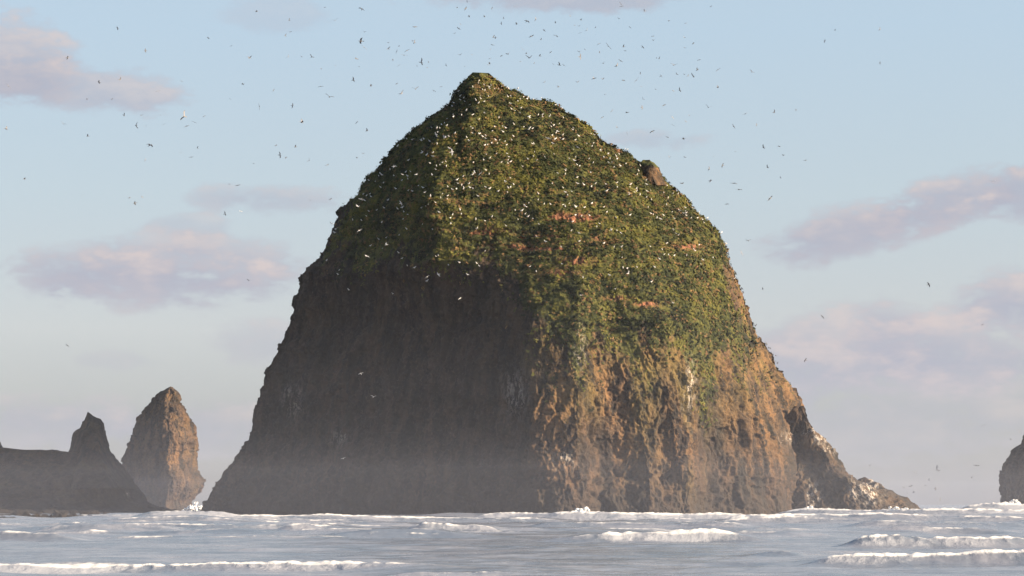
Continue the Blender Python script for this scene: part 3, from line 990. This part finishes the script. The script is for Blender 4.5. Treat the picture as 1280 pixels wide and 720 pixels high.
Z1 = [(28,287,2),(225,192,2),(392,94,1),(400,266,1),(330,274,1),(527,303,2),(605,270,1),(615,388,3),(623,420,2),(648,407,1),(453,418,2),(413,384,1),(472,384,1),(535,384,1),(211,413,1),(293,454,1),(500,484,2),(485,533,0),(603,508,0),(637,524,1),(82,597,1),(275,650,0),(450,677,2),(474,657,0),(432,659,0),(765,614,0),(793,618,1),(750,714,1),(865,355,2),(809,280,1),(832,194,1),(855,38,1),(951,120,1),(1007,190,0),(1039,190,1),(975,352,1),(1005,408,2),(933,517,2),(953,525,1),(1031,535,1),(1091,550,2),(1098,323,3),(1069,288,1),(1178,268,1),(1237,287,1),(1188,196,2),(1203,137,3),(1214,158,1),(1205,30,2),(1117,68,2),(1117,220,0),(1189,408,0),(1224,436,1),(985,490,1),(920,485,1),(846,545,0),(485,169,1),(771,153,0),(290,330,0),(374,330,0),(20,430,2),(487,421,0),(547,415,0),(680,388,0),(767,330,0),(658,494,0),(912,300,0),(1102,664,1),(1034,667,0),(694,126,1),(1190,527,0),(1210,512,0),(225,1152,1),(830,935,1),(880,1320,0)]
Z2 = [(316,90,2),(228,163,1),(290,168,1),(280,184,1),(262,218,1),(315,142,1),(337,208,2),(362,208,0),(357,225,0),(420,218,0),(467,183,1),(462,95,0),(486,28,1),(490,5,0),(497,54,0),(585,126,1),(578,124,1),(604,78,0),(655,79,1),(612,62,0),(720,63,0),(747,101,0),(705,121,1),(628,180,1),(698,193,2),(733,187,1),(668,205,0),(714,211,0),(565,213,1),(575,150,1),(690,71,1),(790,121,0),(862,87,0),(866,110,0),(890,101,0),(835,54,0),(930,146,1),(961,154,2),(865,173,1),(867,190,1),(932,176,0),(883,165,0),(1012,156,1),(1076,157,1),(1033,91,0),(1163,69,1),(1180,217,1),(1002,203,1),(988,220,0),(1130,196,0),(1257,233,0),(1215,248,0),(1245,255,0),(1190,248,0),(1054,267,1),(1011,268,1),(912,262,0),(942,264,0),(778,215,0),(798,217,1),(812,217,0),(748,274,0),(795,290,1),(858,274,0),(1068,244,0),(1136,254,0),(318,297,2),(272,312,2),(112,268,1),(171,287,0),(404,289,0),(380,303,1),(256,279,0)]
Z3 = [(365,8,1),(650,5,2),(768,30,1),(463,80,2),(398,82,1),(250,72,1),(293,75,0),(585,60,0),(663,50,0),(740,52,0),(720,60,0),(870,28,1),(868,118,1),(645,133,1),(678,131,1),(558,126,1),(486,113,0),(305,152,0),(495,175,0),(600,206,1),(415,243,1),(490,218,1),(340,234,0),(292,267,1),(643,267,1),(643,304,1),(709,287,1),(726,258,0),(540,337,2),(415,345,2),(617,365,1),(697,373,2),(365,318,0),(822,217,1),(1150,243,1),(1260,230,0),(1063,304,0),(948,312,1),(1007,249,1),(1097,416,1),(1175,411,1),(957,438,0),(1197,457,1),(1118,517,1),(893,507,1),(826,525,1),(832,583,3),(950,596,3),(976,628,2),(1132,671,2),(704,466,0),(628,466,0),(690,597,1),(915,700,1),(850,464,0)]
Z4 = [(80,272,2),(240,46,1),(61,307,1),(587,395,2),(240,403,0),(288,486,1),(738,508,1),(240,608,1),(170,95,0),(120,407,0)]
Z5 = [(670,145,1),(827,224,1),(872,182,1),(632,369,2),(475,374,1),(411,378,1),(420,398,1),(287,405,1),(365,451,0),(345,480,0),(402,500,1),(222,492,1),(262,485,1),(280,518,1),(245,525,0),(605,438,0),(588,498,0),(672,524,0),(428,560,0),(30,371,1)]
FLY = [(x / 2.6667, y / 2.6667, s) for x, y, s in Z1] + [(400 + x / 2.6667, y / 2.6667, s) for x, y, s in Z2] + [(680 + x / 4, 80 + y / 4, s) for x, y, s in Z3] \
    + [(900 + x / 2.25, 180 + y / 2.25, s) for x, y, s in Z4] + [(1080 + x / 4.5, 500 + y / 4.5, s) for x, y, s in Z5]

for _ in range(52):     # faint specks thinning out away from the peak
    FLY.append((float(np.clip(rng.normal(660, 190), 320, 1100)), float(rng.uniform(4, 88)), 0))


def fly_label(px, py, s):
    size = ('speck sized faraway', 'small dark', 'dark', 'largest dark')[s]
    if py > 480 and px > 1000:
        where = 'low over the sea between spur and right edge rock' if py > 560 else 'under the right cloud bank above the right edge rock'
    elif px < 250:
        where = 'near the upper left cloud' if py < 135 else ('in clear sky between the two left clouds' if py < 290 else 'low left, above the dark ridge')
    elif px < 440:
        where = 'high in the sky left of the peak' if py < 110 else ('in mid sky beside the upper left slope' if py < 200 else 'beside the lower left slope')
    elif px < 560:
        where = 'left of the summit, high up' if py < 60 else 'close over the left shoulder of the peak'
    elif px < 680:
        where = 'straight above the summit'
    elif px < 790:
        where = 'high right of the summit' if py < 90 else 'close over the upper right slope'
    elif px < 890:
        where = 'high above the right shoulder' if py < 120 else 'just above the knob on the right shoulder'
    else:
        where = 'in open sky upper right of the big rock' if py < 250 else 'right of the big rock beside the clouds'
    return f'{size} seabird flying {where}', f'{size} birds {where}'


def add_fly(px, py, d, scale, me, label, group, name):
    o = bpy.data.objects.new(name, me)
    COL.objects.link(o)
    o.location = P(px, py, d)
    o.rotation_euler = (rng.normal(0, 0.25), rng.normal(0, 0.55), rng.uniform(0, 2 * math.pi))
    o.scale = (scale,) * 3
    tag(o, label, 'bird', group)
    return o


for (x, y, s) in FLY:
    d = {0: rng.uniform(430, 600), 1: rng.uniform(300, 400), 2: rng.uniform(230, 290), 3: rng.uniform(190, 220)}[s]
    lab, grp = fly_label(x, y, s)
    add_fly(x, y, d, rng.uniform(0.62, 0.9), DARKB[rng.integers(5)], lab, grp, 'seabird')

# white gulls in flight in front of the rock, seen in the photo as clear white ticks
WH = [(449, 288, 2), (458, 320, 2), (483, 306, 1), (548, 343, 2), (534, 346, 1), (575, 373, 2), (467, 496, 2), (429, 573, 1), (447, 258, 1), (501, 254, 1), (451, 249, 1), (541, 195, 2), (565, 190, 2), (600, 217, 2),
      (593, 216, 1), (545, 168, 2), (556, 172, 1), (503, 218, 2), (520, 218, 2), (492, 208, 1), (681, 196, 2), (722, 184, 1), (685, 173, 1), (697, 164, 1), (764, 287, 1), (785, 342, 1), (726, 369, 1), (776, 291, 1),
      (301, 264, 1), (451, 467, 0), (415, 280, 0), (940, 90, 1), (776, 5, 1), (806, 14, 1), (1242, 227, 0)]
for (x, y, s) in WH:
    d = {0: 250, 1: 240, 2: 225}[s] + rng.uniform(-6, 6)
    if y < 100 or x < 302 or x > 1200:
        lab, grp = 'pale gull catching sunlight in the open sky', 'sunlit gulls in the sky'
    elif y > 335:
        lab, grp = 'white gull flying in front of the cliff below the grassy top', 'white gulls in front of the cliff'
    else:
        lab, grp = 'white gull flying in front of the green top', 'white gulls in front of the green top'
    add_fly(x, y, d, rng.uniform(0.5, 0.7), WHITEB[rng.integers(5)], lab, grp, 'gull')


def perch():
    nr, nc = MV.shape[:2]
    px, py = MPX, MPY
    area = np.linalg.norm(np.cross(np.gradient(MV, axis=1), np.gradient(MV, axis=0)), axis=-1)
    dens = np.exp(-((px - 640) / 150) ** 2 - ((py - 205) / 95) ** 2) + 0.4 * np.exp(-((px - 830) / 90) ** 2 - ((py - 270) / 70) ** 2) \
        + 0.25 * np.exp(-((px - 470) / 70) ** 2 - ((py - 270) / 60) ** 2) + 0.9 * np.exp(-((px - 605) / 40) ** 2 - ((py - 115) / 22) ** 2)
    dens *= sstep(430 - py, 0, 60)
    dens *= np.exp(3.2 * fbm(MV / np.array([5.0, 5.0, 2.2]) + 500, 3, 0.55))      # birds gather along ledges
    dens[:, 780:] = 0
    dens[:4] = 0
    w = (dens * area).ravel(); w /= w.sum()
    pick = rng.choice(nr * nc, 470, p=w, replace=False)
    Vf, Nf = MV.reshape(-1, 3), MN.reshape(-1, 3)
    for j, i in enumerate(pick[:298]):
        o = bpy.data.objects.new('perched_gull', PERCH)
        COL.objects.link(o)
        o.location = Vf[i] + Nf[i] * 0.36
        o.rotation_euler = (rng.normal(0, 0.1), 0, rng.uniform(0, 6.28))
        s = rng.uniform(0.45, 0.8)
        o.scale = (s, s, s)
        x, y = px.ravel()[i], py.ravel()[i]
        if y < 135:
            where = 'at the very summit' if y < 112 else 'just below the summit'
        else:
            row = 'upper' if y < 190 else ('middle' if y < 250 else ('lower' if y < 320 else 'lowest'))
            cl_ = 'shaded left slope' if x < 535 else ('sunlit slope left of centre' if x < 600 else ('sunlit slope under the summit' if x < 680 else ('sunlit slope right of centre' if x < 770 else 'slope below the right shoulder')))
            where = f'on the {row} part of the {cl_}'
        lab, grp = f'tiny white gull perched {where}', f'gulls {where}'
        tag(o, lab, 'bird', grp)
    # the rest of the colony, too many to be told apart
    nv = len(PERCH.vertices)
    co = np.zeros(nv * 3); PERCH.vertices.foreach_get('co', co); co = co.reshape(-1, 3)
    cc = np.zeros(nv * 4); PERCH.attributes['plumage'].data.foreach_get('color', cc); cc = cc.reshape(-1, 4)
    faces = [tuple(p.vertices) for p in PERCH.polygons]
    VV, FF, CC = [], [], []
    for j, i in enumerate(pick[298:]):
        a = rng.uniform(0, 6.28)
        m = np.array([[math.cos(a), -math.sin(a), 0], [math.sin(a), math.cos(a), 0], [0, 0, 1]])
        VV.append(co @ m.T * rng.uniform(0.6, 0.9) + Vf[i] + Nf[i] * 0.40)
        FF += [tuple(v + j * nv for v in f) for f in faces]
        CC.append(cc)
    me = bpy.data.meshes.new('gull_colony')
    me.from_pydata(np.concatenate(VV).tolist(), [], FF)
    set_attr(me, 'plumage', np.concatenate(CC))
    o = link('gull_colony', me, BIRD)
    tag(o, 'scatter of the smallest white gulls among the plants of the green top', 'birds', 'nesting gull colony', 'stuff')


perch()

# ------------------------------------------------------------------ air
def air_box(name, x0, x1, y0, y1, z0, z1, mat, label):
    bm = bmesh.new()
    bmesh.ops.create_cube(bm, size=1)
    for v in bm.verts:
        v.co = ((x0 + x1) / 2 + v.co.x * (x1 - x0), (y0 + y1) / 2 + v.co.y * (y1 - y0), (z0 + z1) / 2 + v.co.z * (z1 - z0))
    me = bpy.data.meshes.new(name)
    bm.to_mesh(me); bm.free()
    o = link(name, me, mat)
    tag(o, label, 'haze', kind='stuff')


air_box('haze', -9000, 9000, -400, 3900, -6, 96, air_material('haze_air', 0.00003, (0.76, 0.84, 1.0)), 'thin pale evening haze over the whole shore')
air_box('sea_mist', -330, 330, 95, 470, -4, 7, air_material('mist_air', 0.00048, (0.72, 0.79, 1.0)), 'densest low spray mist hanging round the feet of the rocks')
air_box('sea_mist', -350, 350, 90, 480, -4.5, 19, air_material('thin_mist_air', 0.00026, (0.72, 0.79, 1.0)), 'thinner spray mist rising to a quarter of the big rock')
